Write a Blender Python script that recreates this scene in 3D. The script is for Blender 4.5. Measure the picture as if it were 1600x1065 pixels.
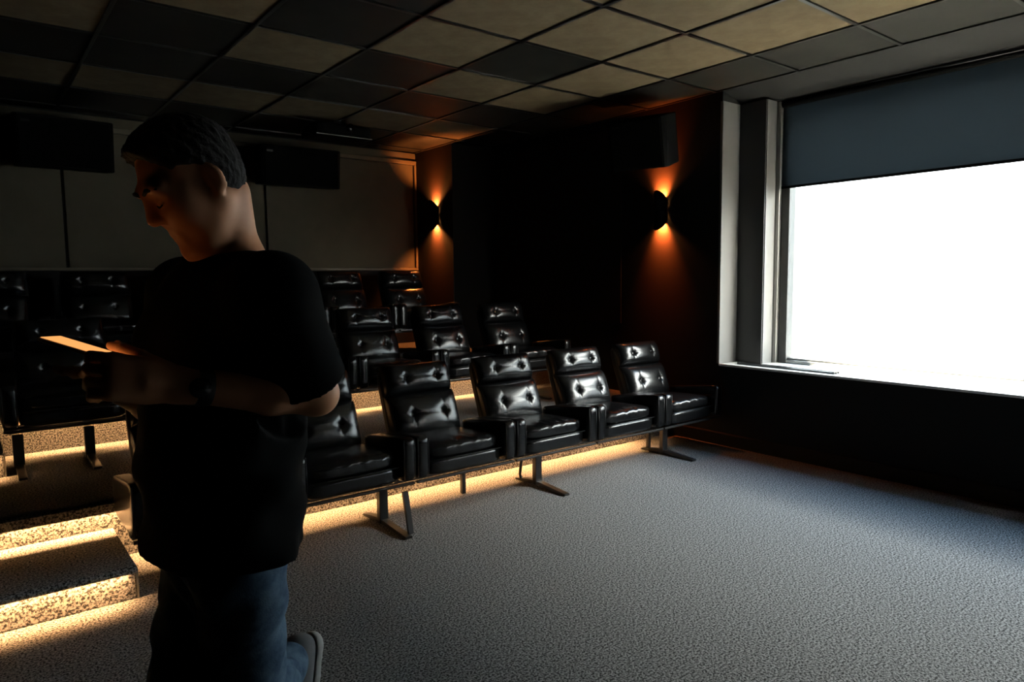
import bpy, bmesh, math, random
import numpy as np
from mathutils import Matrix, Vector

random.seed(4); rng = np.random.default_rng(4)
for o in list(bpy.data.objects): bpy.data.objects.remove(o)
C = bpy.context.scene.collection
SC = bpy.context.scene

# ------------------------------------------------------------------ camera
CAM_H = 1.45
CR = np.array([[0.7853, -0.0634, 0.6158], [-0.6190, -0.0644, 0.7828], [-0.0100, -0.9959, -0.0898]])  # columns: right, down, forward
def orth(m):
    f = m[:, 2] / np.linalg.norm(m[:, 2]); r = m[:, 0] - f * (m[:, 0] @ f); r /= np.linalg.norm(r)
    d = np.cross(f, r); return r, d, f
_r, _d, _f = orth(CR)
cd = bpy.data.cameras.new('camera'); cam = bpy.data.objects.new('camera', cd); C.objects.link(cam)
cd.sensor_width = 36; cd.sensor_fit = 'HORIZONTAL'; cd.lens = 24.41; cd.clip_start = 0.05; cd.clip_end = 200
cam.matrix_world = Matrix(((_r[0], -_d[0], -_f[0], 0), (_r[1], -_d[1], -_f[1], 0), (_r[2], -_d[2], -_f[2], CAM_H), (0, 0, 0, 1)))
SC.camera = cam

# ------------------------------------------------------------------ world: hazy bright daylight outside the window
W = bpy.data.worlds.new('daylight'); SC.world = W; W.use_nodes = True
nt = W.node_tree; nt.nodes.clear()
tc = nt.nodes.new('ShaderNodeTexCoord'); sp = nt.nodes.new('ShaderNodeSeparateXYZ'); mr = nt.nodes.new('ShaderNodeMapRange')
cr = nt.nodes.new('ShaderNodeValToRGB'); bg = nt.nodes.new('ShaderNodeBackground'); ou = nt.nodes.new('ShaderNodeOutputWorld')
mr.inputs[1].default_value = -1; mr.inputs[2].default_value = 1
e = cr.color_ramp.elements
# clear hazy sky: white towards the horizon, deepening to blue overhead; dull warm ground below
e[0].position = 0.0; e[0].color = (0.016, 0.013, 0.008, 1)
e[1].position = 1.0; e[1].color = (0.055, 0.10, 0.18, 1)
for p, c in ((0.48, (0.016, 0.013, 0.009, 1)), (0.505, (1.0, 0.97, 0.91, 1)), (0.74, (0.95, 0.94, 0.90, 1)), (0.785, (0.58, 0.63, 0.67, 1)), (0.83, (0.13, 0.185, 0.26, 1)), (0.92, (0.05, 0.09, 0.145, 1))):
    x = e.new(p); x.color = c
nt.links.new(tc.outputs['Generated'], sp.inputs[0]); nt.links.new(sp.outputs['Z'], mr.inputs[0])
nt.links.new(mr.outputs[0], cr.inputs[0]); nt.links.new(cr.outputs[0], bg.inputs[0]); nt.links.new(bg.outputs[0], ou.inputs[0])
bg.inputs[1].default_value = 52.0

# high sun outside: it falls steeply through the window onto the sill only
sl_ = bpy.data.lights.new('sun', 'SUN'); sl_.energy = 130.0; sl_.angle = 0.01; sl_.color = (1.0, 0.93, 0.80)
so_ = bpy.data.objects.new('sun', sl_); C.objects.link(so_); so_.location = (12, 10, 30)
so_.rotation_euler = Vector((-0.25, -0.30, -0.92)).to_track_quat('-Z', 'Y').to_euler()

# window geometry shared by light portal and structure
XW, X2, XG = 5.06, 5.294, 5.52           # wall face, first recess face, glass plane
YC, Y1, YG0, YG1 = 3.564, 3.31, 3.19, -0.20
SILL, BLIND, SOFFIT, HC = 0.705, 2.195, 2.90, 2.985
pl = bpy.data.lights.new('window_portal', 'AREA'); pl.shape = 'RECTANGLE'; pl.size = BLIND - SILL; pl.size_y = YG0 - YG1
pl.cycles.is_portal = True
po = bpy.data.objects.new('window_portal', pl); C.objects.link(po)
po.location = (XG + 0.02, (YG0 + YG1) / 2, (SILL + BLIND) / 2); po.rotation_euler = (0, math.pi / 2, 0)

# ------------------------------------------------------------------ exposure
vs = SC.view_settings
vs.view_transform = 'Standard'; vs.look = 'None'; vs.exposure = 0.0; vs.gamma = 1.0; vs.use_curve_mapping = False
SC.cycles.max_bounces = 6; SC.cycles.diffuse_bounces = 1; SC.cycles.glossy_bounces = 3
SC.cycles.transparent_max_bounces = 8; SC.cycles.caustics_reflective = False; SC.cycles.caustics_refractive = False
SC.cycles.sample_clamp_indirect = 25.0

# ------------------------------------------------------------------ materials
MT = {}
def mat(name, col, rough=0.6, metal=0.0, spec=0.5, noise=None, bump=None, col2=None, coat=0.0, sheen=0.0, lo=0.36, hi=0.66):
    m = bpy.data.materials.new(name); m.use_nodes = True; t = m.node_tree; b = t.nodes['Principled BSDF']
    b.inputs['Base Color'].default_value = (*col, 1); b.inputs['Roughness'].default_value = rough
    b.inputs['Metallic'].default_value = metal; b.inputs['Specular IOR Level'].default_value = spec
    b.inputs['Coat Weight'].default_value = coat; b.inputs['Sheen Weight'].default_value = sheen
    co = t.nodes.new('ShaderNodeTexCoord')
    if noise:
        n = t.nodes.new('ShaderNodeTexNoise'); n.inputs['Scale'].default_value = noise; n.inputs['Detail'].default_value = 4
        n.inputs['Roughness'].default_value = 0.65
        r = t.nodes.new('ShaderNodeValToRGB'); r.color_ramp.elements[0].position = lo; r.color_ramp.elements[1].position = hi
        r.color_ramp.elements[0].color = (*col, 1); r.color_ramp.elements[1].color = (*(col2 or col), 1)
        t.links.new(co.outputs['Object'], n.inputs['Vector']); t.links.new(n.outputs['Fac'], r.inputs[0]); t.links.new(r.outputs[0], b.inputs['Base Color'])
    if bump:
        n2 = t.nodes.new('ShaderNodeTexNoise'); n2.inputs['Scale'].default_value = bump[0]; n2.inputs['Detail'].default_value = 3
        bp = t.nodes.new('ShaderNodeBump'); bp.inputs['Strength'].default_value = bump[1]; bp.inputs['Distance'].default_value = bump[2]
        t.links.new(co.outputs['Object'], n2.inputs['Vector']); t.links.new(n2.outputs['Fac'], bp.inputs['Height']); t.links.new(bp.outputs[0], b.inputs['Normal'])
    MT[name] = m; return m
mat('carpet', (0.030, 0.030, 0.030), 0.95, spec=0.08, noise=115, col2=(0.37, 0.363, 0.352), bump=(230, 0.45, 0.004), lo=.42, hi=.59)
mat('black_paint', (0.010, 0.0098, 0.0093), 0.75, spec=0.25, bump=(60, 0.15, 0.002))
mat('side_panel', (0.022, 0.019, 0.015), 0.8, spec=0.2, bump=(120, 0.2, 0.002))
mat('reveal_paint', (0.155, 0.152, 0.145), 0.45, spec=0.4)
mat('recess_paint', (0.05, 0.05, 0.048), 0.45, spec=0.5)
mat('cream_panel', (0.10, 0.086, 0.058), 0.85, spec=0.15, bump=(180, 0.15, 0.002), noise=5, col2=(0.112, 0.096, 0.066))
mat('cream_trim', (0.15, 0.12, 0.075), 0.55)
mat('tan_tile', (0.118, 0.092, 0.054), 0.9, spec=0.15, noise=6, col2=(0.158, 0.125, 0.075), bump=(90, 0.2, 0.003))
mat('black_tile', (0.010, 0.010, 0.0085), 0.5, spec=0.28, noise=4, col2=(0.02, 0.02, 0.016))
mat('grid_metal', (0.012, 0.012, 0.012), 0.35, spec=0.6)
mat('aluminium', (0.30, 0.29, 0.27), 0.35, metal=0.7, spec=0.5)
mat('sill_metal', (0.80, 0.77, 0.71), 0.35, metal=0.0, spec=0.5)
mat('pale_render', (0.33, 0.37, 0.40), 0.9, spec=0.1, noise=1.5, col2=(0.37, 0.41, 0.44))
mat('dark_metal', (0.012, 0.012, 0.012), 0.32, metal=0.0, spec=0.6)
mat('chrome', (0.5, 0.5, 0.5), 0.2, metal=1.0)
mat('leather', (0.0035, 0.0038, 0.0042), 0.27, spec=0.58, bump=(260, 0.10, 0.0012))
mat('leather_side', (0.004, 0.004, 0.004), 0.42, spec=0.3, bump=(260, 0.12, 0.0012))
mat('speaker_black', (0.0025, 0.0025, 0.0025), 0.75, spec=0.08)
mat('speaker_cloth', (0.003, 0.003, 0.003), 0.95, spec=0.05, bump=(400, 0.3, 0.001))
mat('skin', (0.72, 0.32, 0.16), 0.55, spec=0.35, noise=14, col2=(0.76, 0.36, 0.185))
mat('hair', (0.008, 0.006, 0.005), 0.75, spec=0.2, bump=(160, 0.6, 0.004))
mat('black_cotton', (0.005, 0.005, 0.005), 0.95, spec=0.05, bump=(300, 0.2, 0.001))
mat('denim', (0.045, 0.08, 0.13), 0.9, spec=0.1, noise=16, col2=(0.12, 0.185, 0.25), bump=(330, 0.35, 0.0015))
mat('shoe_canvas', (0.16, 0.16, 0.16), 0.85, spec=0.1, bump=(300, 0.3, 0.001))
mat('shoe_sole', (0.42, 0.42, 0.40), 0.7)
mat('phone_black', (0.01, 0.01, 0.012), 0.2, spec=0.6)
mat('phone_case', (0.42, 0.27, 0.14), 0.5)
mat('watch_strap', (0.006, 0.006, 0.006), 0.5)

def emis(name, col, s):
    m = bpy.data.materials.new(name); m.use_nodes = True; t = m.node_tree; t.nodes.clear()
    em = t.nodes.new('ShaderNodeEmission'); em.inputs[0].default_value = (*col, 1); em.inputs[1].default_value = s
    o = t.nodes.new('ShaderNodeOutputMaterial'); t.links.new(em.outputs[0], o.inputs[0]); MT[name] = m
emis('led_glow', (1.0, 0.50, 0.17), 6.0)
emis('phone_screen', (1.0, 0.42, 0.12), 1.1)
emis('bulb_glow', (1.0, 0.42, 0.12), 60.0)
def glass():
    m = bpy.data.materials.new('window_glass'); m.use_nodes = True; t = m.node_tree; t.nodes.clear()
    a = t.nodes.new('ShaderNodeBsdfTransparent'); g = t.nodes.new('ShaderNodeBsdfGlossy'); g.inputs['Roughness'].default_value = 0.02
    a.inputs[0].default_value = (0.95, 0.97, 0.96, 1)
    mx = t.nodes.new('ShaderNodeMixShader'); mx.inputs[0].default_value = 0.05; o = t.nodes.new('ShaderNodeOutputMaterial')
    t.links.new(a.outputs[0], mx.inputs[1]); t.links.new(g.outputs[0], mx.inputs[2]); t.links.new(mx.outputs[0], o.inputs[0]); MT['window_glass'] = m
glass()
def blind_mat():
    m = bpy.data.materials.new('blind_fabric'); m.use_nodes = True; t = m.node_tree; t.nodes.clear()
    a = t.nodes.new('ShaderNodeBsdfDiffuse'); a.inputs[0].default_value = (0.03, 0.033, 0.036, 1)
    g = t.nodes.new('ShaderNodeBsdfTranslucent'); g.inputs[0].default_value = (0.36, 0.42, 0.45, 1)
    mx = t.nodes.new('ShaderNodeMixShader'); mx.inputs[0].default_value = 0.14; o = t.nodes.new('ShaderNodeOutputMaterial')
    t.links.new(a.outputs[0], mx.inputs[1]); t.links.new(g.outputs[0], mx.inputs[2]); t.links.new(mx.outputs[0], o.inputs[0]); MT['blind_fabric'] = m
blind_mat()

# ------------------------------------------------------------------ helpers
class MB:
    def __init__(s): s.v = []; s.f = []
    def add(s, v, f):
        o = len(s.v); s.v += [tuple(map(float, p)) for p in v]; s.f += [tuple(i + o for i in q) for q in f]; return s
    def box(s, x0, x1, y0, y1, z0, z1):
        v = [(x, y, z) for z in (z0, z1) for y in (y0, y1) for x in (x0, x1)]
        return s.add(v, [(0, 2, 3, 1), (4, 5, 7, 6), (0, 1, 5, 4), (2, 6, 7, 3), (0, 4, 6, 2), (1, 3, 7, 5)])
    def prism(s, poly, axis, a, b):
        n = len(poly)
        def P(p, t): return {'x': (t, p[0], p[1]), 'y': (p[0], t, p[1]), 'z': (p[0], p[1], t)}[axis]
        v = [P(p, a) for p in poly] + [P(p, b) for p in poly]
        f = [tuple(range(n))[::-1], tuple(range(n, 2 * n))] + [(i, (i + 1) % n, n + (i + 1) % n, n + i) for i in range(n)]
        return s.add(v, f)
    def tube(s, pts, r, n=10, caps=True):
        pts = [Vector(p) for p in pts]; rs = r if isinstance(r, (list, tuple)) else [r] * len(pts)
        rings = []
        for i, p in enumerate(pts):
            t = (pts[min(i + 1, len(pts) - 1)] - pts[max(i - 1, 0)]).normalized()
            a = t.cross(Vector((0, 0, 1)) if abs(t.z) < 0.9 else Vector((1, 0, 0))).normalized(); b = t.cross(a)
            rings.append([p + (a * math.cos(2 * math.pi * k / n) + b * math.sin(2 * math.pi * k / n)) * rs[i] for k in range(n)])
        v = [q for r_ in rings for q in r_]
        f = [(i * n + k, i * n + (k + 1) % n, (i + 1) * n + (k + 1) % n, (i + 1) * n + k) for i in range(len(pts) - 1) for k in range(n)]
        if caps: f += [tuple(range(n))[::-1], tuple(range((len(pts) - 1) * n, len(pts) * n))]
        return s.add(v, f)
    def pillow(s, c, h, e=6, n=10, fn=None):
        g = np.linspace(-1, 1, n + 1); vid = {}; V = []; F = []
        def idx(p):
            k = tuple(np.round(p, 6))
            if k not in vid:
                vid[k] = len(V); q = np.array(p); q = q / (np.abs(q) ** e).sum() ** (1 / e)
                w = np.array(c) + q * np.array(h)
                if fn: w = fn(w, q)
                V.append(w)
            return vid[k]
        for ax in range(3):
            for sg in (-1, 1):
                for i in range(n):
                    for j in range(n):
                        q = []
                        for a, b in ((i, j), (i + 1, j), (i + 1, j + 1), (i, j + 1)):
                            p = [0, 0, 0]; p[ax] = sg; p[(ax + 1) % 3] = math.tan(g[a] * math.pi / 4); p[(ax + 2) % 3] = math.tan(g[b] * math.pi / 4)
                            q.append(idx(p))
                        F.append(tuple(q) if sg > 0 else tuple(q[::-1]))
        return s.add(V, F)
    def build(s, name, m, parent=None, smooth=False, bevel=0, loc=None):
        me = bpy.data.meshes.new(name); me.from_pydata(s.v, [], s.f)
        if bevel:
            bm = bmesh.new(); bm.from_mesh(me); bmesh.ops.recalc_face_normals(bm, faces=bm.faces)
            bmesh.ops.bevel(bm, geom=[x for x in bm.edges if len(x.link_faces) == 2 and x.calc_face_angle(0) > 0.5], offset=bevel, segments=2, profile=0.6, affect='EDGES')
            bm.to_mesh(me); bm.free()
        me.materials.append(MT[m]); me.validate(); me.update()
        if smooth: me.polygons.foreach_set('use_smooth', [True] * len(me.polygons))
        o = bpy.data.objects.new(name, me); C.objects.link(o)
        if parent: o.parent = parent
        if loc: o.location = loc
        return o
def tag(o, label=None, cat=None, group=None, kind=None):
    if label: o['label'] = label
    if cat: o['category'] = cat
    if group: o['group'] = group
    if kind: o['kind'] = kind
    return o
def struct(o, label=None, cat=None):
    return tag(o, label, cat, None, 'structure')
def empty(name, loc=(0, 0, 0), rz=0):
    o = bpy.data.objects.new(name, None); C.objects.link(o); o.location = loc; o.rotation_euler = (0, 0, rz); o.empty_display_size = 0.1; return o
def copy_tree(o, parent=None):
    c = o.copy(); C.objects.link(c); c.parent = parent
    for ch in list(o.children): copy_tree(ch, c)
    return c
def link_copy(o, parent, loc):
    c = o.copy(); C.objects.link(c); c.parent = parent; c.location = loc; return c

# ================================================================== THE ROOM
YR = 7.55; XL = -1.9; YF = -3.0; P1, P2 = 0.33, 0.67
XA = 4.45
o = MB().box(XL - .1, XW + .1, YF - .1, YR + .1, -0.12, 0).build('floor', 'carpet'); struct(o, 'dark grey carpet floor lit by the window', 'floor')
wr = MB()
wr.box(XW, XW + .7, YC, YR + .1, 0, HC + .1)
wr.box(XW, XW + .7, YF - .1, YC, -0.1, SILL - .02)
wr.box(X2 + .1, XW + .7, YF - .1, YC, SOFFIT, HC + .1)
wr.prism([(XW, HC - .002), (XW, HC + .1), (X2 + .099, HC + .1), (X2 + .099, SOFFIT)], 'y', YF - .1, YC)
wr.box(X2 + .012, XW + .7, Y1, YC, SILL - .02, SOFFIT)
wr.box(X2, XW + .7, YF - .1, YG1 - .12, SILL - .02, SOFFIT)
wall_right = struct(wr.build('wall_right', 'black_paint'), 'black painted side wall with a deep window recess', 'wall')
MB().box(XW - .012, XW - .0005, 4.69, 6.70, 1.0, 2.88).build('wall_panel', 'side_panel', wall_right)
wall_rear = struct(MB().box(XL - .1, XW + .1, YR, YR + .1, 0, HC + .1).build('wall_rear', 'black_paint'), 'rear wall of the cinema with pale panels above the last row', 'wall')
struct(MB().box(XL - .1, XL, YF - .1, YR + .1, 0, HC + .1).build('wall_left', 'black_paint'), 'black wall on the far left side out of view', 'wall')
struct(MB().box(XL - .1, XW + .1, YF - .1, YF, 0, HC + .1).build('wall_front', 'black_paint'), 'black wall at the screen end behind the viewer', 'wall')
struct(MB().box(XA, XW - .001, 6.73, YR - .001, P2 + .001, HC - .001).build('wall_corner', 'black_paint'), 'black boxed pier in the rear corner carrying a wall lamp', 'pier')
# rear wall panels
seams = [-1.85, -1.05, 0.765, 2.592, 4.415]
for a, b in zip(seams[:-1], seams[1:]):
    MB().box(a + .012, b - .012, YR - .022, YR - .0005, 1.59, 2.835).build('wall_panel', 'cream_panel', wall_rear, bevel=.004)
MB().box(-1.85, XA - .002, YR - .035, YR - .0005, 2.84, 2.885).build('panel_trim', 'cream_trim', wall_rear, bevel=.005)
MB().box(4.42, XA - .002, YR - .035, YR - .0005, 1.59, 2.839).build('panel_trim', 'cream_trim', wall_rear, bevel=.005)
MB().box(-1.85, XA - .002, YR - .035, YR - .0005, 1.56, 1.589).build('panel_trim', 'cream_trim', wall_rear, bevel=.005)
MB().box(-1.85, XA - .002, YR - .012, YR - .0005, 2.89, 2.978).build('header_panel', 'cream_panel', wall_rear)
# baseboard and trims
struct(MB().prism([(XW - .014, 0.001), (XW - .0005, 0.001), (XW - .0005, 0.11), (XW - .008, 0.11), (XW - .014, 0.10)], 'y', YF, 4.03).build('baseboard_right', 'side_panel'), 'dark baseboard along the window wall', 'baseboard')
# ceiling: slab, tiles, bars
PX, PY = 0.738, 0.735; GX0, GY0 = 4.437, 2.16
ceil = struct(MB().box(XL - .1, XW + .8, YF - .1, YR + .1, HC + .02, HC + .12).build('ceiling', 'black_paint'), 'suspended ceiling of tan and black tiles on a dark grid', 'ceiling')
def tile_mesh(w, d, m):
    b = MB(); b.box(-w / 2, w / 2, -d / 2, d / 2, 0, 0.012); t = b.build('ceiling_tile', m, ceil, bevel=.003); return t
g = 0.012
protos = {}
def tile(x0, x1, y0, y1, m):
    k = (round(x1 - x0, 3), round(y1 - y0, 3), m)
    if k not in protos: protos[k] = tile_mesh(x1 - x0 - 2 * g, y1 - y0 - 2 * g, m); t = protos[k]
    else: t = link_copy(protos[k], ceil, (0, 0, 0))
    t.location = ((x0 + x1) / 2, (y0 + y1) / 2, HC + .006)
dark = {(-2, 2), (-4, 2), (-3, 3), (-5, 3), (-4, 1), (-6, 2), (-7, 4), (-5, 0), (-3, -2)}
ys = [GY0 + PY * k for k in range(-7, 8)] + [YR]
xs = [XL] + [GX0 + PX * k for k in range(-8, 1)] + [XW]
for i in range(len(xs) - 1):
    for j in range(len(ys) - 1):
        ix, iy = i - 9, j - 7
        if xs[i] >= XA - .1 and ys[j] > 6.5: continue
        m = 'black_tile' if (ix >= 0 or iy in (4, 6, 7) or (ix, iy) in dark) else 'tan_tile'
        y1 = ys[j + 1]
        tile(xs[i], xs[i + 1], ys[j], y1, m)
bx = None
for x in xs[1:]:
    MB().box(x - .012, x + .012 if x < XW else XW - .0005, YF, 6.72 if x > XA else YR - .04, HC - .004, HC + .005).build('grid_bar', 'grid_metal', ceil)
for y in ys[:-1]:
    MB().box(XL, XW - .013 if y < 6.7 else XA - .003, y - .012, y + .012, HC - .0035, HC + .0055).build('grid_bar', 'grid_metal', ceil)

# tiered platforms with overhanging nosing
def platform(name, x0, x1, y0, y1, z0, z1, label, cat, over=0.07, lip=0.065):
    p = struct(MB().box(x0, x1, y0, y1, z0, z1).build(name, 'carpet', bevel=.006), label, cat)
    MB().prism([(y0, z1 - .014), (y0 - over + .014, z1 - .014), (y0 - over + .014, z1 - lip), (y0 - over + .002, z1 - lip), (y0 - over, z1 - lip + .004), (y0 - over, z1 - .016), (y0 - over + .008, z1 - .004), (y0 - over + .024, z1 + .001), (y0, z1 + .001)], 'x', x0, x1).build('nosing', 'carpet', p)
    return p
plat1 = platform('seating_platform', XL, XW - .001, 4.10, 5.53, 0.0, P1, 'carpeted lower tier carrying the second row of chairs', 'platform')
plat2 = platform('seating_platform', XL, XW - .001, 5.53, YR - .001, 0.0, P2, 'carpeted upper tier carrying the back row of chairs', 'platform')
step1 = platform('aisle_step', XL, 0.54, 3.50, 4.099, 0.0, 0.165, 'carpeted aisle step in front of the lower tier', 'step', over=.045, lip=.03)
step2 = platform('aisle_step', XL, 0.12, 4.93, 5.529, P1, 0.50, 'carpeted aisle step in front of the upper tier', 'step', over=.045, lip=.03)
MB().box(0.541, 0.549, 3.496, 3.508, 0.002, 0.14).build('edge_trim', 'aluminium', step1)
MB().box(0.121, 0.129, 4.926, 4.938, P1 + .002, 0.47).build('edge_trim', 'aluminium', step2)
def led(x0, x1, y, z, label, power):
    # (y, z): riser plane and underside of the tread; the strip looks down from behind the lip
    t = empty('led_strip', ((x0 + x1) / 2, y, z)); hx = (x1 - x0) / 2
    MB().box(-hx, hx, -.006, .006, -.007, -.001).build('channel', 'aluminium', t)
    MB().box(-hx, hx, -.005, .005, -.0095, -.0071).build('diffuser', 'led_glow', t)
    L = bpy.data.lights.new('strip_light', 'AREA'); L.shape = 'RECTANGLE'; L.size = x1 - x0; L.size_y = .010; L.spread = math.radians(115)
    L.color = (1.0, 0.50, 0.19); L.energy = power * (x1 - x0)
    lo = bpy.data.objects.new('strip_light', L); C.objects.link(lo); lo.parent = t; lo.location = (0, 0, -.0105)
    tag(t, label, 'led strip', 'warm strips under the step edges')
LP = 12.5
led(0.60, 4.55, 4.10 - .020, P1 - .018, 'warm LED strip under the lower tier edge behind the front row', LP)
led(XL + .05, 0.59, 4.10 - .020, P1 - .018, 'warm LED strip under the lower tier edge beside the aisle step', LP)
led(0.16, 4.40, 5.53 - .020, P2 - .018, 'warm LED strip under the upper tier edge behind the second row', LP)
led(XL + .05, 0.50, 3.50 - .018, 0.165 - .0145, 'warm LED strip under the lowest aisle step edge', LP * .6)
led(XL + .05, 0.10, 4.93 - .018, 0.50 - .0145, 'warm LED strip under the upper aisle step edge', LP * .6)

# window: reveal linings, frame, pane, blind, sill
trim = struct(MB().box(XW - .004, X2 + .012, YC - .012, YC - .0005, SILL, SOFFIT - .0005).build('trim_1', 'reveal_paint'), 'pale painted return of the window recess', 'trim')
struct(MB().box(XW - .008, XW + .004, YC - .011, YC + .012, SILL, SOFFIT - .001).build('trim_2', 'aluminium'), 'thin metal corner bead at the edge of the window recess', 'trim')
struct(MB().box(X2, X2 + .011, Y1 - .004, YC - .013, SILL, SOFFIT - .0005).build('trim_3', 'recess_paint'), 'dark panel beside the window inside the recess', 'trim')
struct(MB().box(17.5, 18.0, -30, 34, -6, 8.4).build('sky_block_wall', 'pale_render'), 'added pale wall across the yard, hiding the low sky from the window', 'wall')  # made-up facade, sized to hide the low sky and darken the far floor
sill = struct(MB().box(XW - .015, XW + .74, YF, YC - .013, SILL - .019, SILL - .0005).build('trim_4', 'sill_metal', bevel=.004), 'smooth grey metal window sill catching the daylight', 'sill')
win = struct(empty('window_1', (XG, (YG0 + YG1) / 2, SILL)), 'wide daylit window with grey metal frame', 'window')
def wl(mb, name, m, par=win, bevel=0):
    ob = mb.build(name, m, par, bevel=bevel); ob.location = (-XG, -(YG0 + YG1) / 2, -SILL); return ob
wl(MB().box(X2 + .012, X2 + .15, Y1 - .011, Y1 - .0005, SILL, SOFFIT - .001), 'reveal_lining', 'reveal_paint')
wl(MB().box(X2 + .155, XG + .06, Y1 - .045, Y1 - .0005, SILL, SOFFIT - .001), 'frame_stile', 'aluminium', bevel=.004)
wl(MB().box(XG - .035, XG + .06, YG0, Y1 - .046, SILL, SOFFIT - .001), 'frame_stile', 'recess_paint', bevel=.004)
wl(MB().box(XG - .035, XG + .06, YG1 - .118, YG1, SILL, SOFFIT - .001), 'frame_stile', 'aluminium', bevel=.004)
wl(MB().box(XG - .035, XG + .04, YG1 + .0005, YG0 - .0005, SILL, SILL + .028), 'frame_rail', 'aluminium', bevel=.004)
wl(MB().box(XG - .01, XG + .04, YG1 + .0005, YG0 - .0005, SILL + .0285, SILL + .045), 'glazing_bead', 'aluminium', bevel=.003)
wl(MB().box(XG - .035, XG + .06, YG1 + .0005, YG0 - .0005, SOFFIT - .06, SOFFIT - .001), 'frame_rail', 'aluminium', bevel=.004)
wl(MB().box(XG + .004, XG + .010, YG1 + .001, YG0 - .001, SILL + .046, SOFFIT - .061), 'pane', 'window_glass')
bl = empty('roller_blind', (XG - .06, (YG0 + YG1) / 2, BLIND)); tag(bl, 'dark roller blind pulled down over the top of the window', 'blind')
def bb(mb, name, m, smooth=False):
    ob = mb.build(name, m, bl, smooth); ob.location = (-XG + .06, -(YG0 + YG1) / 2, -BLIND)
bb(MB().box(XG - .0595, XG - .058, YG1 - .08, YG0 + .06, BLIND, SOFFIT - .04), 'blind_fabric', 'blind_fabric')
bb(MB().box(XG - .068, XG - .052, YG1 - .08, YG0 + .06, BLIND - .02, BLIND - .0005), 'bottom_bar', 'speaker_black')
bb(MB().tube([(XG - .065, YG1 - .08, SOFFIT - .035), (XG - .065, YG0 + .06, SOFFIT - .035)], .028, 16), 'roller_tube', 'speaker_black', True)
gr = empty('sill_grille', (XW + .11, 3.0, SILL)); tag(gr, 'low dark metal slot grille lying along the window sill', 'grille')
for k in range(3):
    MB().box(-.05 + .035 * k, -.038 + .035 * k, -.42, .42, .0005, .012).build('slat', 'dark_metal', gr)
for yy in (-.42, .40): MB().box(-.05, .032, yy, yy + .02, .0125, .016).build('end_bar', 'dark_metal', gr)

# ================================================================== CHAIRS
PITCH = 0.75; LEAN = math.radians(20)
def pad_mesh(wd, ht, th, buttons, nx=56, nz=30, seed=0):
    r = np.random.default_rng(seed)
    U = np.sin(np.linspace(-1, 1, nx + 1) * math.pi / 2) * .55 + np.linspace(-1, 1, nx + 1) * .45
    V = np.sin(np.linspace(-1, 1, nz + 1) * math.pi / 2) * .55 + np.linspace(-1, 1, nz + 1) * .45
    u, v = np.meshgrid(U, V)
    x = u * wd / 2; z = v * ht / 2
    ed = lambda t, p: np.clip(1 - np.abs(t) ** p, 0, 1) ** .5
    d = th * ed(u, 7) * ed(v, 4) * (0.80 + 0.20 * (1 - u ** 2) * (1 - v ** 2))
    bxs = [b[0] for b in buttons]
    for b, (qx, qz) in enumerate(buttons):
        dx, dz = x - qx, z - qz; rr = np.hypot(dx, dz); th_ = np.arctan2(dz, dx)
        d -= .030 * np.exp(-(rr / .022) ** 1.0)
        d += .0022 * np.cos(7 * th_ + b * 1.3 + seed) * np.exp(-((rr - .026) / .016) ** 2)
        d -= .010 * np.exp(-(dx / .007) ** 2) * np.exp(-np.abs(dz) / .055)
        s = 1 if qx < 0 else -1
        d -= .007 * np.exp(-(dz / .007) ** 2) * np.exp(-np.abs(dx) / .06) * ((dx * s > 0) * 1.0 + .6 * (dx * s <= 0))
    d = np.maximum(d, 0.0) + .012
    d[0, :] = d[-1, :] = 0; d[:, 0] = d[:, -1] = 0
    ver = [(x[j, i], -d[j, i], z[j, i]) for j in range(nz + 1) for i in range(nx + 1)]
    I = lambda j, i: j * (nx + 1) + i
    f = [(I(j, i), I(j, i + 1), I(j + 1, i + 1), I(j + 1, i)) for j in range(nz) for i in range(nx)]
    ring = [I(0, i) for i in range(nx)] + [I(j, nx) for j in range(nz)] + [I(nz, i) for i in range(nx, 0, -1)] + [I(j, 0) for j in range(nz, 0, -1)]
    b0 = len(ver); ver += [(ver[k][0] * .97, .02, ver[k][2] * .97) for k in ring]
    n = len(ring); f += [(ring[(k + 1) % n], ring[k], b0 + k, b0 + (k + 1) % n) for k in range(n)] + [tuple(range(b0, b0 + n))]
    return ver, f
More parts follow.
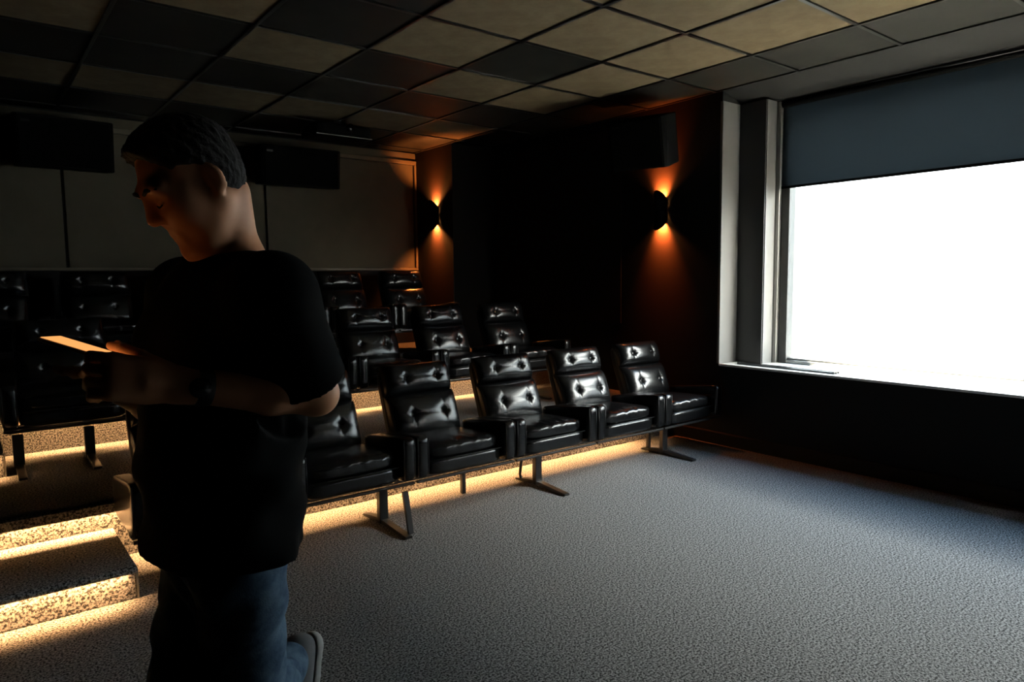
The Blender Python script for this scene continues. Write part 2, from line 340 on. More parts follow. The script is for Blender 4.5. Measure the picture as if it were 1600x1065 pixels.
def make_chair():
    t = empty('cinema_chair')
    # seat
    MB().pillow((0, .285, .315), (.282, .27, .052), 9, 10).build('seat_base', 'leather', t, True)
    def wr_(w, q):
        k = max(0, -q[1] - .25) * max(0, q[2] + .35)
        w = w.copy(); a = .0045 * k * (math.sin(w[0] * 62 + 1.2) + .7 * math.sin(w[0] * 113 + .4 + 9 * w[2]) + .5 * math.sin(w[0] * 29))
        w[1] += a; w[2] += a * .8
        w[2] -= .05 * max(0, w[1] - .05); w[2] += .012 * (1 - (w[0] / .28) ** 2) * max(q[2], 0)
        return w
    sc = MB().pillow((0, .285, .405), (.284, .275, .048), 4.5, 30, wr_).build('seat_cushion', 'leather', t, True)
    MB().tube([(-.268, .018, .362), (-.15, .012, .362), (0, .011, .362), (.15, .012, .362), (.268, .018, .362)], .003, 8).build('piping', 'leather_side', sc, True)
    # arms
    for s in (-1, 1):
        def arm(w, q, s=s):
            w = w.copy()
            if q[2] > 0: w[2] -= .13 * max(0, w[1]) * q[2]
            w[1] -= .010 * max(0, -q[1]) * (1 - q[0] ** 2)
            return w
        a = MB().pillow((s * .329, .255, .402), (.041, .255, .133), 11, 14, arm).build('armrest', 'leather', t, True)
        for e_ in (-1, 1):
            MB().tube([(s * .329 + e_ * .034, -.002, .285), (s * .329 + e_ * .035, -.003, .40), (s * .329 + e_ * .034, .0, .518)], .0035, 6).build('piping', 'leather_side', a, True)
    MB().box(-.366, .366, .004, .03, .247, .262).build('front_rail', 'dark_metal', t, bevel=.003)
    MB().box(-.36, .36, .12, .17, .245, .264).build('under_frame', 'dark_metal', t)
    # back: shell, two tufted pads
    M = Matrix.Translation((0, .47, .30)) @ Matrix.Rotation(-LEAN, 4, 'X')
    def put(ob): ob.matrix_local = M; return ob
    sh = MB().pillow((0, .028, .30), (.266, .030, .298), 9, 12).build('back_shell', 'leather_side', t, True); put(sh)
    for nm, zc, hh, th, sd in (('back_cushion', .245, .31, .105, 1), ('head_cushion', .502, .205, .095, 2)):
        bz = -.005 if hh < .25 else .0
        bt = [(-.118, bz), (.118, bz)]
        w = .512 if hh < .25 else .525
        v, f = pad_mesh(w, hh, th, bt, seed=sd)
        m = MB().add([(p[0], p[1], p[2] + zc) for p in v], f)
        pd = m.build(nm, 'leather', t, True); put(pd)
        pv = np.array(v)
        for qx, qz in bt:
            k = np.argmin(np.hypot(pv[:56 * 31 + 31, 0] - qx, pv[:56 * 31 + 31, 2] - qz))
            MB().pillow((qx, pv[k, 1] - .003, qz + zc), (.011, .006, .011), 2, 4).build('button', 'chrome_button', pd, True)
    return t
mat('chrome_button', (0.02, 0.02, 0.02), 0.22, spec=0.8)
ORD = ['first', 'second', 'third', 'fourth', 'fifth', 'sixth', 'seventh']
proto = make_chair(); first = True
rows = [('front row', .53, 6, 3.50, 0.0), ('middle row', .12, 6, 4.94, P1), ('back row', -.97, 7, 6.36, P2)]
for rn, xj, n, yf, zb in rows:
    for k in range(n):
        if first: c = proto; first = False
        else: c = copy_tree(proto)
        c.location = (xj + PITCH * (k + .5), yf, zb)
        back = n - k
        lab = f'black buttoned leather cinema chair in the {rn}, ' + (ORD[back - 1] + ' from the window-wall end' if k > 0 else 'at the aisle end')
        if rn == 'front row' and k == n - 1: lab = 'black buttoned leather cinema chair in the front row, against the window wall'
        if rn == 'back row':
            lab = f'black buttoned leather cinema chair in the back row, {ORD[back - 1]} from the rear corner pier'
        tag(c, lab, 'chair', 'chairs of the ' + rn)
# beams and legs under each row
def beam(rn, x0, x1, yf, zb, legs):
    b = empty('seat_beam', ((x0 + x1) / 2, yf + .2, zb)); tag(b, f'black steel beam with flat-footed legs carrying the {rn} chairs', 'seat beam')
    ox, oy = (x0 + x1) / 2, yf + .2
    MB().box(x0 - ox, x1 - ox, -.02, .03, .212, .244).build('beam', 'dark_metal', b, bevel=.004)
    for x, kind in legs:
        x -= ox
        lg = MB().box(x - .028, x + .028, -.075, -.035, .012, .211).build('leg', 'dark_metal', b, bevel=.004)
        MB().prism([(-.365, .001), (-.365, .014), (-.33, .018), (-.10, .036), (.0, .036), (.14, .016), (.165, .012), (.165, .001), (.10, .001), (.0, .012), (-.10, .012), (-.28, .001)], 'x', x - .022, x + .022).build('foot', 'dark_metal', lg, bevel=.002)
        if kind == 'strut':
            MB().prism([(-.345, .016), (-.325, .016), (-.268, .246), (-.29, .246)], 'x', x + .012, x + .045).build('strut', 'dark_metal', lg, bevel=.002)
        if kind == 'curve':
            pts = [(x - .02, .10, .02), (x - .02, .115, .05), (x - .02, .105, .10), (x - .02, .09, .17)]
            MB().tube(pts, .011, 8).build('strut', 'dark_metal', lg, True)
    return b
bA = beam('front row', .56, 5.0, 3.50, 0, [(.75, ''), (1.875, 'strut'), (3.08, 'curve'), (4.44, '')])
ox, oy = (.56 + 5.0) / 2, 3.70
for x in (2.577, 4.47): MB().box(x - ox - .014, x - ox + .014, .115, .145, .0015, .24).build('rear_leg', 'dark_metal', bA, bevel=.003)
beam('middle row', .15, 4.6, 4.94, P1, [(.20, ''), (.57, ''), (1.7, ''), (2.9, ''), (4.2, '')])
beam('back row', -.94, 4.25, 6.36, P2, [(-.7, ''), (.9, ''), (2.4, ''), (3.9, '')])

# ================================================================== WALL LAMPS
def sconce(x, y, z, label, wide, wash):
    t = empty('wall_lamp', (x, y, z)); tag(t, label, 'wall lamp', 'up and down wall lamps')
    MB().box(-.014, -.0006, -.045, .045, -.10, .10).build('back_plate', 'speaker_black', t, bevel=.003)
    n = 20; R = .075; v = []; f = []
    rows_ = 13
    for th, off in ((R, 0), (R - .004, 1)):
        for i in range(n + 1):
            a = -math.pi / 2 + math.pi * i / n
            hgt = .085 + .095 * max(0, math.cos(a)) ** .8
            for j in range(rows_):
                zz = -hgt + 2 * hgt * j / (rows_ - 1)
                k = 1 - .30 * math.exp(-(zz / .055) ** 2)
                v.append((-.012 - th * 1.05 * k * math.cos(a), th * k * math.sin(a) * .9, zz))
    N = (n + 1) * rows_; I = lambda s, i, j: s * N + i * rows_ + j
    for i in range(n):
        for j in range(rows_ - 1):
            f.append((I(0, i, j), I(0, i, j + 1), I(0, i + 1, j + 1), I(0, i + 1, j)))
            f.append((I(1, i, j), I(1, i + 1, j), I(1, i + 1, j + 1), I(1, i, j + 1)))
        for j in (0, rows_ - 1): f.append((I(0, i, j), I(0, i + 1, j), I(1, i + 1, j), I(1, i, j)))
    for i in (0, n):
        for j in range(rows_ - 1): f.append((I(0, i, j), I(1, i, j), I(1, i, j + 1), I(0, i, j + 1)))
    MB().add(v, f).build('shade', 'speaker_black', t, True)
    for s in (-1, 1):
        b = MB().pillow((-.040, 0, s * .062), (.014, .014, .018), 2, 6).build('bulb', 'bulb_glow', t, True)
        L = bpy.data.lights.new('lamp_light', 'SPOT'); L.energy = wide; L.color = (1.0, 0.27, 0.055); L.spot_size = math.radians(120); L.spot_blend = 0.6; L.shadow_soft_size = .014
        lo = bpy.data.objects.new('lamp_light', L); C.objects.link(lo); lo.parent = t; lo.location = (-.028, 0, s * .085)
        if s > 0: lo.rotation_euler = (math.pi, 0, 0)
        L2 = bpy.data.lights.new('lamp_wash', 'SPOT'); L2.energy = wash; L2.color = (1.0, 0.135, 0.02); L2.spot_size = math.radians(95); L2.spot_blend = 1.0; L2.shadow_soft_size = .012
        l2 = bpy.data.objects.new('lamp_wash', L2); C.objects.link(l2); l2.parent = t; l2.location = (-.048, 0, s * .095)
        l2.rotation_euler = Vector((0.62, 0, s * .78)).to_track_quat('-Z', 'Y').to_euler()
    MB().pillow((-.035, 0, 0), (.03, .035, .038), 5, 5).build('divider', 'speaker_black', t, True)
sconce(XW, 4.19, 2.05, 'black up-and-down wall lamp beside the window', 14.0, 360.0)
sconce(XA, 7.08, 2.195, 'black up-and-down wall lamp on the rear corner pier', 75.0, 220.0)

# ================================================================== LOUDSPEAKERS, PROJECTOR
def speaker(name, loc, rot, w, d, hgt, label, cham=.03, blen=0, bw=.05):
    t = empty(name, loc); t.rotation_euler = rot; tag(t, label, 'loudspeaker', 'surround loudspeakers')
    # front face towards -y
    p = [(-w / 2 + cham, -d), (w / 2 - cham, -d), (w / 2, -d + cham), (w / 2 - .02, 0), (-w / 2 + .02, 0), (-w / 2, -d + cham)]
    MB().prism([(a, b) for a, b in p], 'z', 0, hgt).build('cabinet', 'speaker_black', t, bevel=.012)
    MB().box(-w / 2 + cham + .01, w / 2 - cham - .01, -d - .010, -d - .0005, .02, hgt - .02).build('grille', 'speaker_cloth', t, bevel=.004)
    MB().box(-bw, bw, .0005, .10 + blen, hgt * .1, hgt * .7).build('bracket', 'dark_metal', t)
    MB().box(-w / 2 + .06, -w / 2 + .12, -d - .013, -d - .0105, hgt - .07, hgt - .05).build('badge', 'dark_metal', t)
    return t
speaker('loudspeaker', (0.755, 7.44, 2.455), (math.radians(6), 0, math.radians(2)), .74, .30, .43, 'black loudspeaker high on the rear wall, behind the person on the phone side')
speaker('loudspeaker', (2.87, 7.44, 2.455), (math.radians(6), 0, math.radians(-4)), .84, .30, .40, 'black loudspeaker high on the rear wall, nearer the rear corner lamp')
s3 = speaker('loudspeaker', (4.895, 4.165, 2.45), (math.radians(15), 0, math.radians(-70)), .52, .36, .42, 'black loudspeaker high on the side wall above the wall lamp', blen=-.02, bw=.19)  # bracket widened to block the lamp's upward light between cabinet and wall
sl = empty('wall_box', (2.315, YR - .025, 2.29)); tag(sl, 'slim upright black box on the rear wall beside the loudspeaker', 'box')
MB().box(-.072, .072, -.06, -.0006, 0, .53).build('housing', 'speaker_black', sl, bevel=.006)
MB().box(-.055, .055, -.066, -.0605, .02, .51).build('face', 'speaker_cloth', sl)
pj = empty('projector', (2.93, 6.45, 2.80)); tag(pj, 'black projector hung under the ceiling in front of the rear wall', 'projector')
MB().pillow((0, 0, .065), (.29, .20, .058), 12, 8).build('body', 'speaker_black', pj, True)
MB().box(-.28, .28, -.205, -.196, .002, .008).build('bottom_edge', 'aluminium', pj)
MB().tube([(.05, -.205, .085), (.05, -.23, .085)], [.04, .038], 20).build('lens', 'phone_black', pj, True)
MB().box(-.04, .04, -.04, .04, .123, .178).build('ceiling_mount', 'dark_metal', pj)

# ================================================================== PERSON (walking, looking down at a phone)
FW = np.array([0.619, 0.785]); RT = np.array([0.785, -0.619])
PB = np.array([*( -0.60 * RT + 1.42 * FW), 0.0])            # base of the figure on the floor
def Wp(p):                                                   # (u right, v away, z up) -> figure coordinates
    p = np.asarray(p, float); return np.array([*(p[0] * RT + p[1] * FW), p[2]]) - PB
def Wd(p):
    p = np.asarray(p, float); return np.array([*(p[0] * RT + p[1] * FW), p[2]])
class SDF:
    def __init__(s, lo, hi, res):
        s.lo = np.array(lo, float); s.res = res; s.n = np.ceil((np.array(hi) - s.lo) / res).astype(int) + 1
        s.D = np.full(s.n, 0.2, np.float32)
    def blk(s, lo, hi, pad):
        a = np.clip(np.floor((np.array(lo) - pad - s.lo) / s.res).astype(int), 0, s.n - 1)
        b = np.clip(np.ceil((np.array(hi) + pad - s.lo) / s.res).astype(int) + 1, 1, s.n)
        sl = tuple(slice(i, j) for i, j in zip(a, b))
        ax = [(s.lo[k] + s.res * np.arange(a[k], b[k])).astype(np.float32) for k in range(3)]
        return sl, np.meshgrid(*ax, indexing='ij')
    def comb(s, sl, d, k, op):
        D = s.D[sl]
        if op == 'add':
            hh = np.clip(.5 + .5 * (D - d) / k, 0, 1); s.D[sl] = D * (1 - hh) + d * hh - k * hh * (1 - hh)
        elif op == 'sub':
            hh = np.clip(.5 - .5 * (D + d) / k, 0, 1); s.D[sl] = D * (1 - hh) - d * hh + k * hh * (1 - hh)
    def cone(s, a, b, ra, rb, k=.02, op='add', flat=None):
        a, b = np.array(a, float), np.array(b, float); m = max(ra, rb)
        sl, (X, Y, Z) = s.blk(np.minimum(a, b), np.maximum(a, b), m + k + 2 * s.res + .02)
        ab = b - a; L2 = max(ab @ ab, 1e-9)
        dx, dy, dz = X - a[0], Y - a[1], Z - a[2]
        t = np.clip((dx * ab[0] + dy * ab[1] + dz * ab[2]) / L2, 0, 1)
        qx, qy, qz = dx - t * ab[0], dy - t * ab[1], dz - t * ab[2]
        if flat is not None:                                  # flatten along an axis
            ax, fac = np.array(flat[0]) / np.linalg.norm(flat[0]), flat[1]
            pr = qx * ax[0] + qy * ax[1] + qz * ax[2]; e_ = (1 / fac - 1) * pr
            qx, qy, qz = qx + e_ * ax[0], qy + e_ * ax[1], qz + e_ * ax[2]
        d = np.sqrt(qx * qx + qy * qy + qz * qz) - (ra + (rb - ra) * t)
        if flat is not None: d = d * min(1, flat[1] ** .5)
        s.comb(sl, d, k, op)
    def ell(s, c, r, Rm=None, k=.02, op='add'):
        c = np.array(c, float); r = np.array(r, float); Rm = np.eye(3) if Rm is None else np.array(Rm)   # rows: axes
        m = np.abs(Rm.T) @ r
        sl, (X, Y, Z) = s.blk(c - m, c + m, k + 2 * s.res + .02)
        P = [X - c[0], Y - c[1], Z - c[2]]
        q = [sum(Rm[i, j] * P[j] for j in range(3)) for i in range(3)]
        k0 = np.sqrt(sum((q[i] / r[i]) ** 2 for i in range(3))); k1 = np.sqrt(sum((q[i] / r[i] ** 2) ** 2 for i in range(3)))
        s.comb(sl, (k0 * (k0 - 1) / np.maximum(k1, 1e-6)).astype(np.float32), k, op)
    def cut(s, p, n):                                         # remove the half space in front of the plane
        n = np.array(n, float) / np.linalg.norm(n); ax = [s.lo[k] + s.res * np.arange(s.n[k]) for k in range(3)]
        d = ((ax[0] - p[0]) * n[0])[:, None, None] + ((ax[1] - p[1]) * n[1])[None, :, None] + ((ax[2] - p[2]) * n[2])[None, None, :]
        s.D = np.maximum(s.D, d.astype(np.float32))
    def warp(s, fn):
        ax = [s.lo[k] + s.res * np.arange(s.n[k]) for k in range(3)]
        near = np.argwhere(np.abs(s.D) < .03)
        p = s.lo + near * s.res; s.D[tuple(near.T)] += fn(p).astype(np.float32)
    def mesh(s):
        D = s.D; D[0] = D[-1] = .1; D[:, 0] = D[:, -1] = .1; D[:, :, 0] = D[:, :, -1] = .1
        ins = D < 0; nx, ny, nz = D.shape
        cs = [ins[i:nx - 1 + i, j:ny - 1 + j, k:nz - 1 + k] for i in (0, 1) for j in (0, 1) for k in (0, 1)]
        sm = sum(c.astype(np.int8) for c in cs); act = (sm > 0) & (sm < 8)
        idx = np.argwhere(act); vid = np.full(act.shape, -1, np.int64); vid[act] = np.arange(len(idx))
        acc = np.zeros((len(idx), 3)); cnt = np.zeros(len(idx))
        cor = [(i, j, k) for i in (0, 1) for j in (0, 1) for k in (0, 1)]
        for a in cor:
            for ax in range(3):
                if a[ax]: continue
                b = list(a); b[ax] = 1
                A = D[tuple((idx + a).T)]; B = D[tuple((idx + b).T)]
                m = (A < 0) != (B < 0); t = np.where(m, A / np.where(A == B, 1, A - B), 0)
                p = np.array(a, float)[None].repeat(len(idx), 0); p[:, ax] += t
                acc += p * m[:, None]; cnt += m
        V = s.lo + (idx + acc / cnt[:, None]) * s.res; F = []
        for ax in range(3):
            sl0 = [slice(None)] * 3; sl1 = [slice(None)] * 3; sl0[ax] = slice(0, -1); sl1[ax] = slice(1, None)
            e_ = np.argwhere(ins[tuple(sl0)] != ins[tuple(sl1)])
            u, v = (ax + 1) % 3, (ax + 2) % 3
            e_ = e_[(e_[:, u] > 0) & (e_[:, v] > 0)]
            du = np.zeros(3, int); du[u] = 1; dv = np.zeros(3, int); dv[v] = 1
            q = np.stack([vid[tuple((e_ - du - dv).T)], vid[tuple((e_ - dv).T)], vid[tuple(e_.T)], vid[tuple((e_ - du).T)]], 1)
            fl = ~ins[tuple(e_.T)]; q[fl] = q[fl][:, ::-1]; F.append(q)
        return V, np.concatenate(F)
    def build(s, name, m, parent=None, loc=None, smooth_it=2):
        V, F = s.mesh()
        # light Laplacian smoothing
        for _ in range(smooth_it):
            S = np.zeros_like(V); n = np.zeros(len(V))
            for a in range(4):
                b = (a + 1) % 4
                np.add.at(S, F[:, a], V[F[:, b]]); np.add.at(S, F[:, b], V[F[:, a]]); np.add.at(n, F[:, a], 1); np.add.at(n, F[:, b], 1)
            V = V * .45 + .55 * S / np.maximum(n, 1)[:, None]
        me = bpy.data.meshes.new(name); me.from_pydata(V.tolist(), [], F.tolist()); me.materials.append(MT[m]); me.update()
        me.polygons.foreach_set('use_smooth', [True] * len(me.polygons))
        o = bpy.data.objects.new(name, me); C.objects.link(o)
        if parent: o.parent = parent
        if loc is not None: o.location = loc
        return o
# joints in view axes
fh = np.array([-.714, -.70, 0]); lh = np.array([.70, -.714, 0]); up = np.array([0, 0, 1.])
J = dict(pelvis=(-.615, 1.43, .96), waist=(-.61, 1.425, 1.10), chest=(-.59, 1.41, 1.31), neck=(-.562, 1.395, 1.475),
         shL=(-.435, 1.262, 1.415), elL=(-.392, 1.365, 1.226), wrL=(-.575, 1.205, 1.268),
         shR=(-.722, 1.545, 1.415), elR=(-.80, 1.585, 1.165), wrR=(-.735, 1.30, 1.245),
         hipL=(-.560, 1.370, .91), knL=(-.595, 1.46, .475), anL=(-.645, 1.87, .375),
         hipR=(-.677, 1.492, .91), knR=(-.735, 1.44, .50), anR=(-.73, 1.47, .09))
J = {k: Wp(v) for k, v in J.items()}
# head frame
th = math.radians(33); hf = Wd(fh * math.cos(th) - up * math.sin(th)); hn = Wd(up * math.cos(th) + fh * math.sin(th)); hl = Wd(lh)
hf, hn, hl = (x / np.linalg.norm(x) for x in (hf, hn, hl)); HM = np.array([hf, hl, hn])
hc = Wp((-.598, 1.330, 1.632))
HS = .90
def Hp(f, l, n): return hc + (hf * f + hl * l + hn * n) * HS

def body_prims(B, infl=0):
    c = B.cone
    c(J['neck'], Hp(-.035, 0, -.045), .058, .056, .03)
    c(J['neck'] - [0, 0, .01], J['shL'] + [0, 0, .02], .055, .05, .05); c(J['neck'] - [0, 0, .01], J['shR'] + [0, 0, .02], .055, .05, .05)
    c(J['waist'], J['chest'], .125, .14, .05, flat=(Wd(fh), .8)); c(J['pelvis'], J['waist'], .135, .12, .05, flat=(Wd(fh), .85))
    for s in 'LR':
        c(J['sh' + s], J['el' + s], .052, .041, .03); c(J['el' + s], J['el' + s] * .62 + J['wr' + s] * .38, .041, .043, .02)
        c(J['el' + s] * .62 + J['wr' + s] * .38, J['wr' + s], .043, .028, .02)
        c(J['hip' + s], J['kn' + s], .068, .050, .03); c(J['kn' + s], J['an' + s], .053, .038, .03)
B = SDF([-.42, -.42, .03], [.42, .42, 1.80], .0045)
# widen bounds to the joints
allp = np.array(list(J.values()) + [Hp(.14, 0, 0), Hp(0, 0, .16)])
hand_u = [Wp((-.80, 1.10, 1.25)), Wp((-.56, 1.30, 1.40))]
allp = np.vstack([allp, hand_u]); B = SDF(allp.min(0) - .12, allp.max(0) + .12, .0045)
body_prims(B)
# skull and face
B.ell(Hp(-.012, 0, .042), tuple(HS * x for x in (.100, .079, .090)), HM, .02)
B.ell(Hp(.028, 0, -.040), tuple(HS * x for x in (.068, .062, .085)), HM, .03)
for s in (-1, 1):
    B.cone(Hp(-.005, s * .058, -.045), Hp(.068, s * .018, -.112), .020, .018, .03)
    B.ell(Hp(.055, s * .040, -.022), tuple(HS * x for x in (.034, .026, .034)), HM, .035)
B.ell(Hp(.078, 0, -.108), tuple(HS * x for x in (.022, .026, .020)), HM, .02)
B.cone(Hp(.084, -.040, .030), Hp(.084, .040, .030), .015, .015, .02)
for s in (-1, 1):
    B.ell(Hp(.102, s * .033, .008), tuple(HS * x for x in (.014, .018, .012)), HM, .014, 'sub')
    B.ell(Hp(.083, s * .033, .006), tuple(HS * x for x in (.0135, .0145, .0125)), HM, .003)
B.cone(Hp(.094, 0, .022), Hp(.113, 0, -.020), .009, .0115, .012)
B.ell(Hp(.108, 0, -.024), tuple(HS * x for x in (.012, .0115, .010)), HM, .008)
for s in (-1, 1): B.ell(Hp(.099, s * .013, -.029), tuple(HS * x for x in (.011, .008, .008)), HM, .006)
B.cone(Hp(.088, -.020, -.066), Hp(.088, .020, -.066), .008, .008, .008); B.cone(Hp(.086, -.018, -.080), Hp(.086, .018, -.080), .0085, .0085, .008)
B.cone(Hp(.100, -.025, -.073), Hp(.100, .025, -.073), .0025, .0025, .004, 'sub')
for s in (-1, 1):
    er = np.array([hf * .93 - hl * s * .37, hl * s * .93 + hf * .37, hn])
    B.ell(Hp(-.012, s * .084, .000), tuple(HS * x for x in (.020, .007, .033)), er, .008); B.ell(Hp(-.004, s * .092, .003), tuple(HS * x for x in (.010, .006, .018)), er, .005, 'sub')
    B.ell(Hp(-.004, s * .080, -.026), tuple(HS * x for x in (.010, .007, .010)), HM, .006)
# hands: palm slab, four unequal bent fingers, a thumb from the side of the palm
def hand(wr, kn, zax, fdirs, thumb, nrm, sc=1.0):
    wr, kn = np.array(wr, float), np.array(kn, float)
    tips = []
    for q, (off, ln) in enumerate(((.031, .92), (.0105, 1.0), (-.0105, .94), (-.030, .76))):
        k = kn + zax * off * sc; w = wr + zax * off * .62
        B.cone(Wp(w), Wp(k), .0135, .0115, .012)
        p = k; rr = (.0096, .0088, .0080, .0072)
        for i, (d, l) in enumerate(zip(fdirs, (.043, .027, .021))):
            d = np.array(d, float) + zax * off * (.9, .4, 0)[i]; d /= np.linalg.norm(d); e_ = p + d * l * ln * sc
            B.cone(Wp(p), Wp(e_), rr[i], rr[i + 1], .0035); p = e_
        tips.append(p)
    p = np.array(thumb[0])
    for i, q in enumerate(thumb[1:]):
        q = np.array(q); B.cone(Wp(p), Wp(q), (.0155, .0110, .0098)[i], (.0110, .0098, .0085)[i], .006); p = q
    return tips
wl_ = np.array((-.575, 1.205, 1.268)); kl_ = np.array((-.656, 1.126, 1.296))
B.cone(Wp(wl_), Wp(wl_ * .4 + kl_ * .6), .026, .026, .02, flat=(Wd((.5, .86, 0)), .62))
hand(wl_ - np.array((.012, .008, -.004)), kl_, np.array((.10, .05, .99)), [(-.95, .06, .08), (-.50, .72, -.42), (.12, .90, -.30)],
     [(-.600, 1.195, 1.298), (-.636, 1.178, 1.325), (-.668, 1.186, 1.337), (-.696, 1.196, 1.341)], None)
wr_r = np.array((-.735, 1.30, 1.245)); kr_ = np.array((-.732, 1.232, 1.284))
B.cone(Wp(wr_r), Wp(wr_r * .4 + kr_ * .6), .026, .026, .02, flat=(Wd((.3, .2, .93)), .65))
hand(wr_r - np.array((0, .012, -.004)), kr_, np.array((-.97, -.05, .24)), [(.02, -.97, .16), (.03, -.98, .10), (.04, -.90, .35)],
     [(-.707, 1.278, 1.262), (-.694, 1.258, 1.297), (-.697, 1.242, 1.324), (-.704, 1.232, 1.340)], None)
def palm(wr, kn, zax, th_):
    a, b = Wp(wr), Wp(kn); d = (b - a) / np.linalg.norm(b - a); z_ = Wd(zax); z_ = z_ - d * (z_ @ d); z_ /= np.linalg.norm(z_)
    B.ell((a * .42 + b * .58), (.050, th_, .038), np.array([d, np.cross(d, z_), z_]), .012)
palm(wl_, kl_, np.array((.10, .05, .99)), .0145); palm(wr_r, kr_, np.array((-.97, -.05, .24)), .0145)
person = B.build('person', 'skin', None, tuple(PB), 1)
tag(person, 'man in a black t-shirt and jeans walking while looking down at a phone', 'person')

# hair: cropped cap over the skull with a hairline, plus brows
Hs = SDF(hc - .17, hc + .17, .004)
Hs.ell(Hp(-.013, 0, .046), (.096, .076, .087), HM, .01); Hs.ell(Hp(-.040, 0, -.002), (.062, .068, .066), HM, .02)
Hs.ell(Hp(.03, 0, .098), (.05, .055, .030), HM, .03)
Hs.cut(Hp(.062, 0, .075), hf * .86 - hn * .50)
Hs.cut(Hp(-.02, 0, -.045), -hn * .9 + hf * .42)
for s in (-1, 1): Hs.ell(Hp(.050, s * .085, -.01), (.058, .035, .060), HM, .01, 'sub')
Hs.warp(lambda p: .0022 * np.sin(p @ hf * 310 + 3 * np.sin(p @ hl * 190)) * np.sin(p @ hl * 260 + p @ hn * 120))
Hs.build('hair', 'hair', person, None, 1)
for s in (-1, 1):
    MB().tube([Hp(.1025, s * .014, .030), Hp(.1020, s * .034, .036), Hp(.089, s * .056, .031)], [.0035, .0042, .002], 8).build('eyebrow', 'hair', person, True)
    MB().tube([Hp(.0965, s * .021, .001), Hp(.0985, s * .033, -.003), Hp(.0945, s * .045, .000)], [.0012, .0018, .0012], 6).build('eyelashes', 'hair', person, True)
# t-shirt
T = SDF(np.minimum(J['pelvis'], J['elR']) - [.42, .42, .12], np.maximum(J['chest'], J['shL']) + [.36, .36, .20], .006)
c = T.cone
hem = J['pelvis'] - [0, 0, .07]
c(hem - [0, 0, .10], J['waist'], .192, .176, .05, flat=(Wd(fh), .82)); c(J['waist'], J['chest'], .172, .182, .06, flat=(Wd(fh), .84))
c(J['chest'], J['neck'] - [0, 0, .07], .175, .10, .06, flat=(Wd(fh), .85))
for s in 'LR':
    c(J['neck'] - [0, 0, .035], J['sh' + s] + [0, 0, .012], .066, .068, .06)
    e_ = J['sh' + s] + (J['el' + s] - J['sh' + s]) * .97
    c(J['sh' + s], e_, .076, .072, .05)
def folds(p):
    a = p @ Wd(lh); b = p @ Wd(fh); z = p[:, 2]
    low = np.clip((1.30 - z) / .35, 0, 1)
    return .006 * low * np.sin(a * 34 + 6 * np.sin(z * 9) + b * 14) + .004 * np.sin(z * 38 + a * 22 + 3 * np.sin(b * 12)) * np.clip((1.38 - z) / .2, 0, 1)
T.warp(folds)
T.cut(hem, (Wd(-up) + .03 * Wd(fh)))
for s in 'LR':                                                # sleeve openings
    d = (J['el' + s] - J['sh' + s]) / np.linalg.norm(J['el' + s] - J['sh' + s]); e0 = J['sh' + s] + (J['el' + s] - J['sh' + s]) * .86
    sl, (X, Y, Z) = T.blk(e0 - .13, e0 + .13, 0)
    dd = (X - e0[0]) * d[0] + (Y - e0[1]) * d[1] + (Z - e0[2]) * d[2]
    rad = np.sqrt((X - e0[0]) ** 2 + (Y - e0[1]) ** 2 + (Z - e0[2]) ** 2)
    side = (X - e0[0]) * Wd(lh)[0] + (Y - e0[1]) * Wd(lh)[1]; sg = 1 if s == 'L' else -1
    m = (sg * side > -.045) & (rad < .125)
    T.D[sl] = np.where(m, np.maximum(T.D[sl], dd), T.D[sl])
    T.cone(e0 - d * .012, e0 + d * .06, .052, .056, .008, 'sub')
T.ell(Hp(-.02, 0, -.115), (.085, .075, .075), HM, .012, 'sub')
T.build('t_shirt', 'black_cotton', person, None, 2)
# jeans
al = np.array([J[k] for k in ('hipL', 'hipR', 'knL', 'knR', 'anL', 'anR')])
Q = SDF(al.min(0) - .18, al.max(0) + .20, .006); c = Q.cone
c(J['pelvis'] + [0, 0, .0], (J['hipL'] + J['hipR']) / 2, .118, .125, .03, flat=(Wd(fh), .85))
for s in 'LR':
    c(J['hip' + s] - [0, 0, .03], J['kn' + s], .091, .072, .03)
    d = J['an' + s] - J['kn' + s]; d /= np.linalg.norm(d)
    c(J['kn' + s], J['an' + s] - d * .02, .073, .062, .02)
def jf(p):
    z = p[:, 2]; a = p @ Wd(lh); b = p @ Wd(fh)
    return .0045 * np.sin(z * 55 + 8 * np.sin(a * 17) + b * 25) + .004 * np.sin(z * 24 + a * 40)
Q.warp(jf)
for s in 'LR':
    d = J['an' + s] - J['kn' + s]; d /= np.linalg.norm(d); Q.cone(J['an' + s] - d * .05, J['an' + s] + d * .09, .052, .056, .006, 'sub')
jeans = Q.build('jeans', 'denim', person, None, 2)
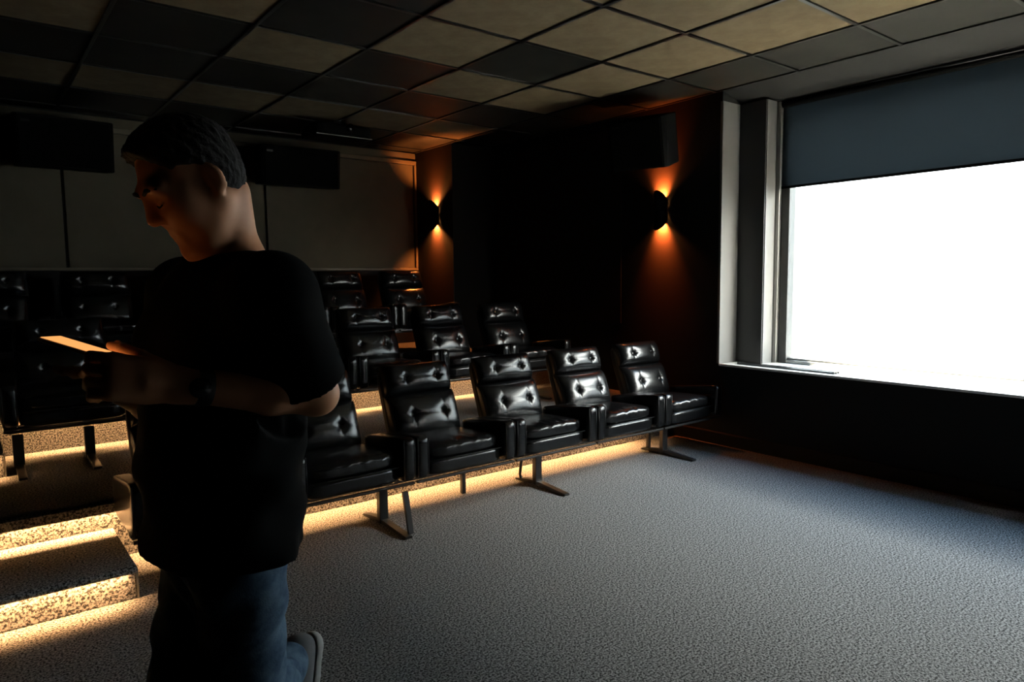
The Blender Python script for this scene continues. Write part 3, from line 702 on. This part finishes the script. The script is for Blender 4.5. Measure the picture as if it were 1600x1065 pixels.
# shoes
def shoe(an, toe_dir, sole_dir):
    an = np.array(an); td = np.array(toe_dir) / np.linalg.norm(toe_dir); sd = np.array(sole_dir); sd = sd - td * (sd @ td); sd /= np.linalg.norm(sd)
    ld = np.cross(td, sd)
    def S(t, l, s_): return an + td * t + ld * l + sd * s_
    S1 = SDF(an - .36, an + .36, .005); M3 = np.array([td, ld, sd])
    S1.cone(S(-.02, 0, .02), S(.06, 0, .035), .045, .042, .03); S1.cone(S(-.035, 0, .045), S(.16, 0, .055), .038, .036, .03); S1.cone(S(.14, .0, .058), S(.19, .0, .062), .042, .030, .02)
    S1.cone(S(0, 0, -.05), S(0, 0, .0), .040, .046, .02)
    S1.cone(S(0, 0, -.12), S(0, 0, -.03), .036, .034, .01, 'sub'); S1.cut(S(0, 0, .072), sd)
    ob = S1.build('shoe', 'shoe_canvas', person, None, 2)
    S2 = SDF(an - .36, an + .36, .005)
    S2.cone(S(-.035, 0, .08), S(.05, 0, .08), .040, .036, .02); S2.cone(S(.05, 0, .08), S(.19, 0, .08), .036, .040, .03); S2.cut(S(0, 0, .096), sd); S2.cut(S(0, 0, .068), -sd)
    S2.build('sole', 'shoe_sole', ob, None, 1)
shoe(J['anL'], Wd((-.10, -.25, -.95)), Wd((.55, .80, -.25)))
shoe(J['anR'] + [0, 0, .005], Wd(fh), Wd(-up))
# watch on the near wrist
wa = Wp(np.array((-.575, 1.205, 1.268)) * .84 + np.array((-.392, 1.365, 1.226)) * .16); wx = (J['wrL'] - J['elL']); wx /= np.linalg.norm(wx)
wa2 = wa + wx * .022
wm = MB().tube([wa - wx * .002, wa + wx * .004, wa + wx * .018, wa + wx * .024], [.0335, .0355, .0355, .0335], 24, caps=False).build('watch', 'watch_strap', person, True)
sd_ = Wd((.35, -.93, .1)); sd_ /= np.linalg.norm(sd_)
MB().tube([wa + wx * .011 + sd_ * .030, wa + wx * .011 + sd_ * .042], .018, 20).build('watch_case', 'phone_black', wm, True)
# phone held in both hands
pa = np.array((-.93, -.12, .33)); pa /= np.linalg.norm(pa); pn = np.array((.34, .10, .92)); pn -= pa * (pn @ pa); pn /= np.linalg.norm(pn); pw = np.cross(pn, pa)
pc = np.array((-.722, 1.186, 1.333))
ph = empty('phone', tuple(PB + Wp(pc)))
ph.matrix_world = Matrix([[*(Wd(a)[i] for a in (pa, pw, pn)), (PB + Wp(pc))[i]] for i in range(3)] + [[0, 0, 0, 1]])
MB().box(-.073, .073, -.036, .036, -.0045, .0025).build('case', 'phone_case', ph, bevel=.003)
MB().box(-.070, .070, -.033, .033, .0026, .0036).build('screen', 'phone_screen', ph)
MB().box(-.066, -.040, -.030, -.004, -.0065, -.0046).build('camera_bump', 'phone_black', ph, bevel=.001)
tag(ph, 'smartphone held in both hands of the man in black', 'phone')
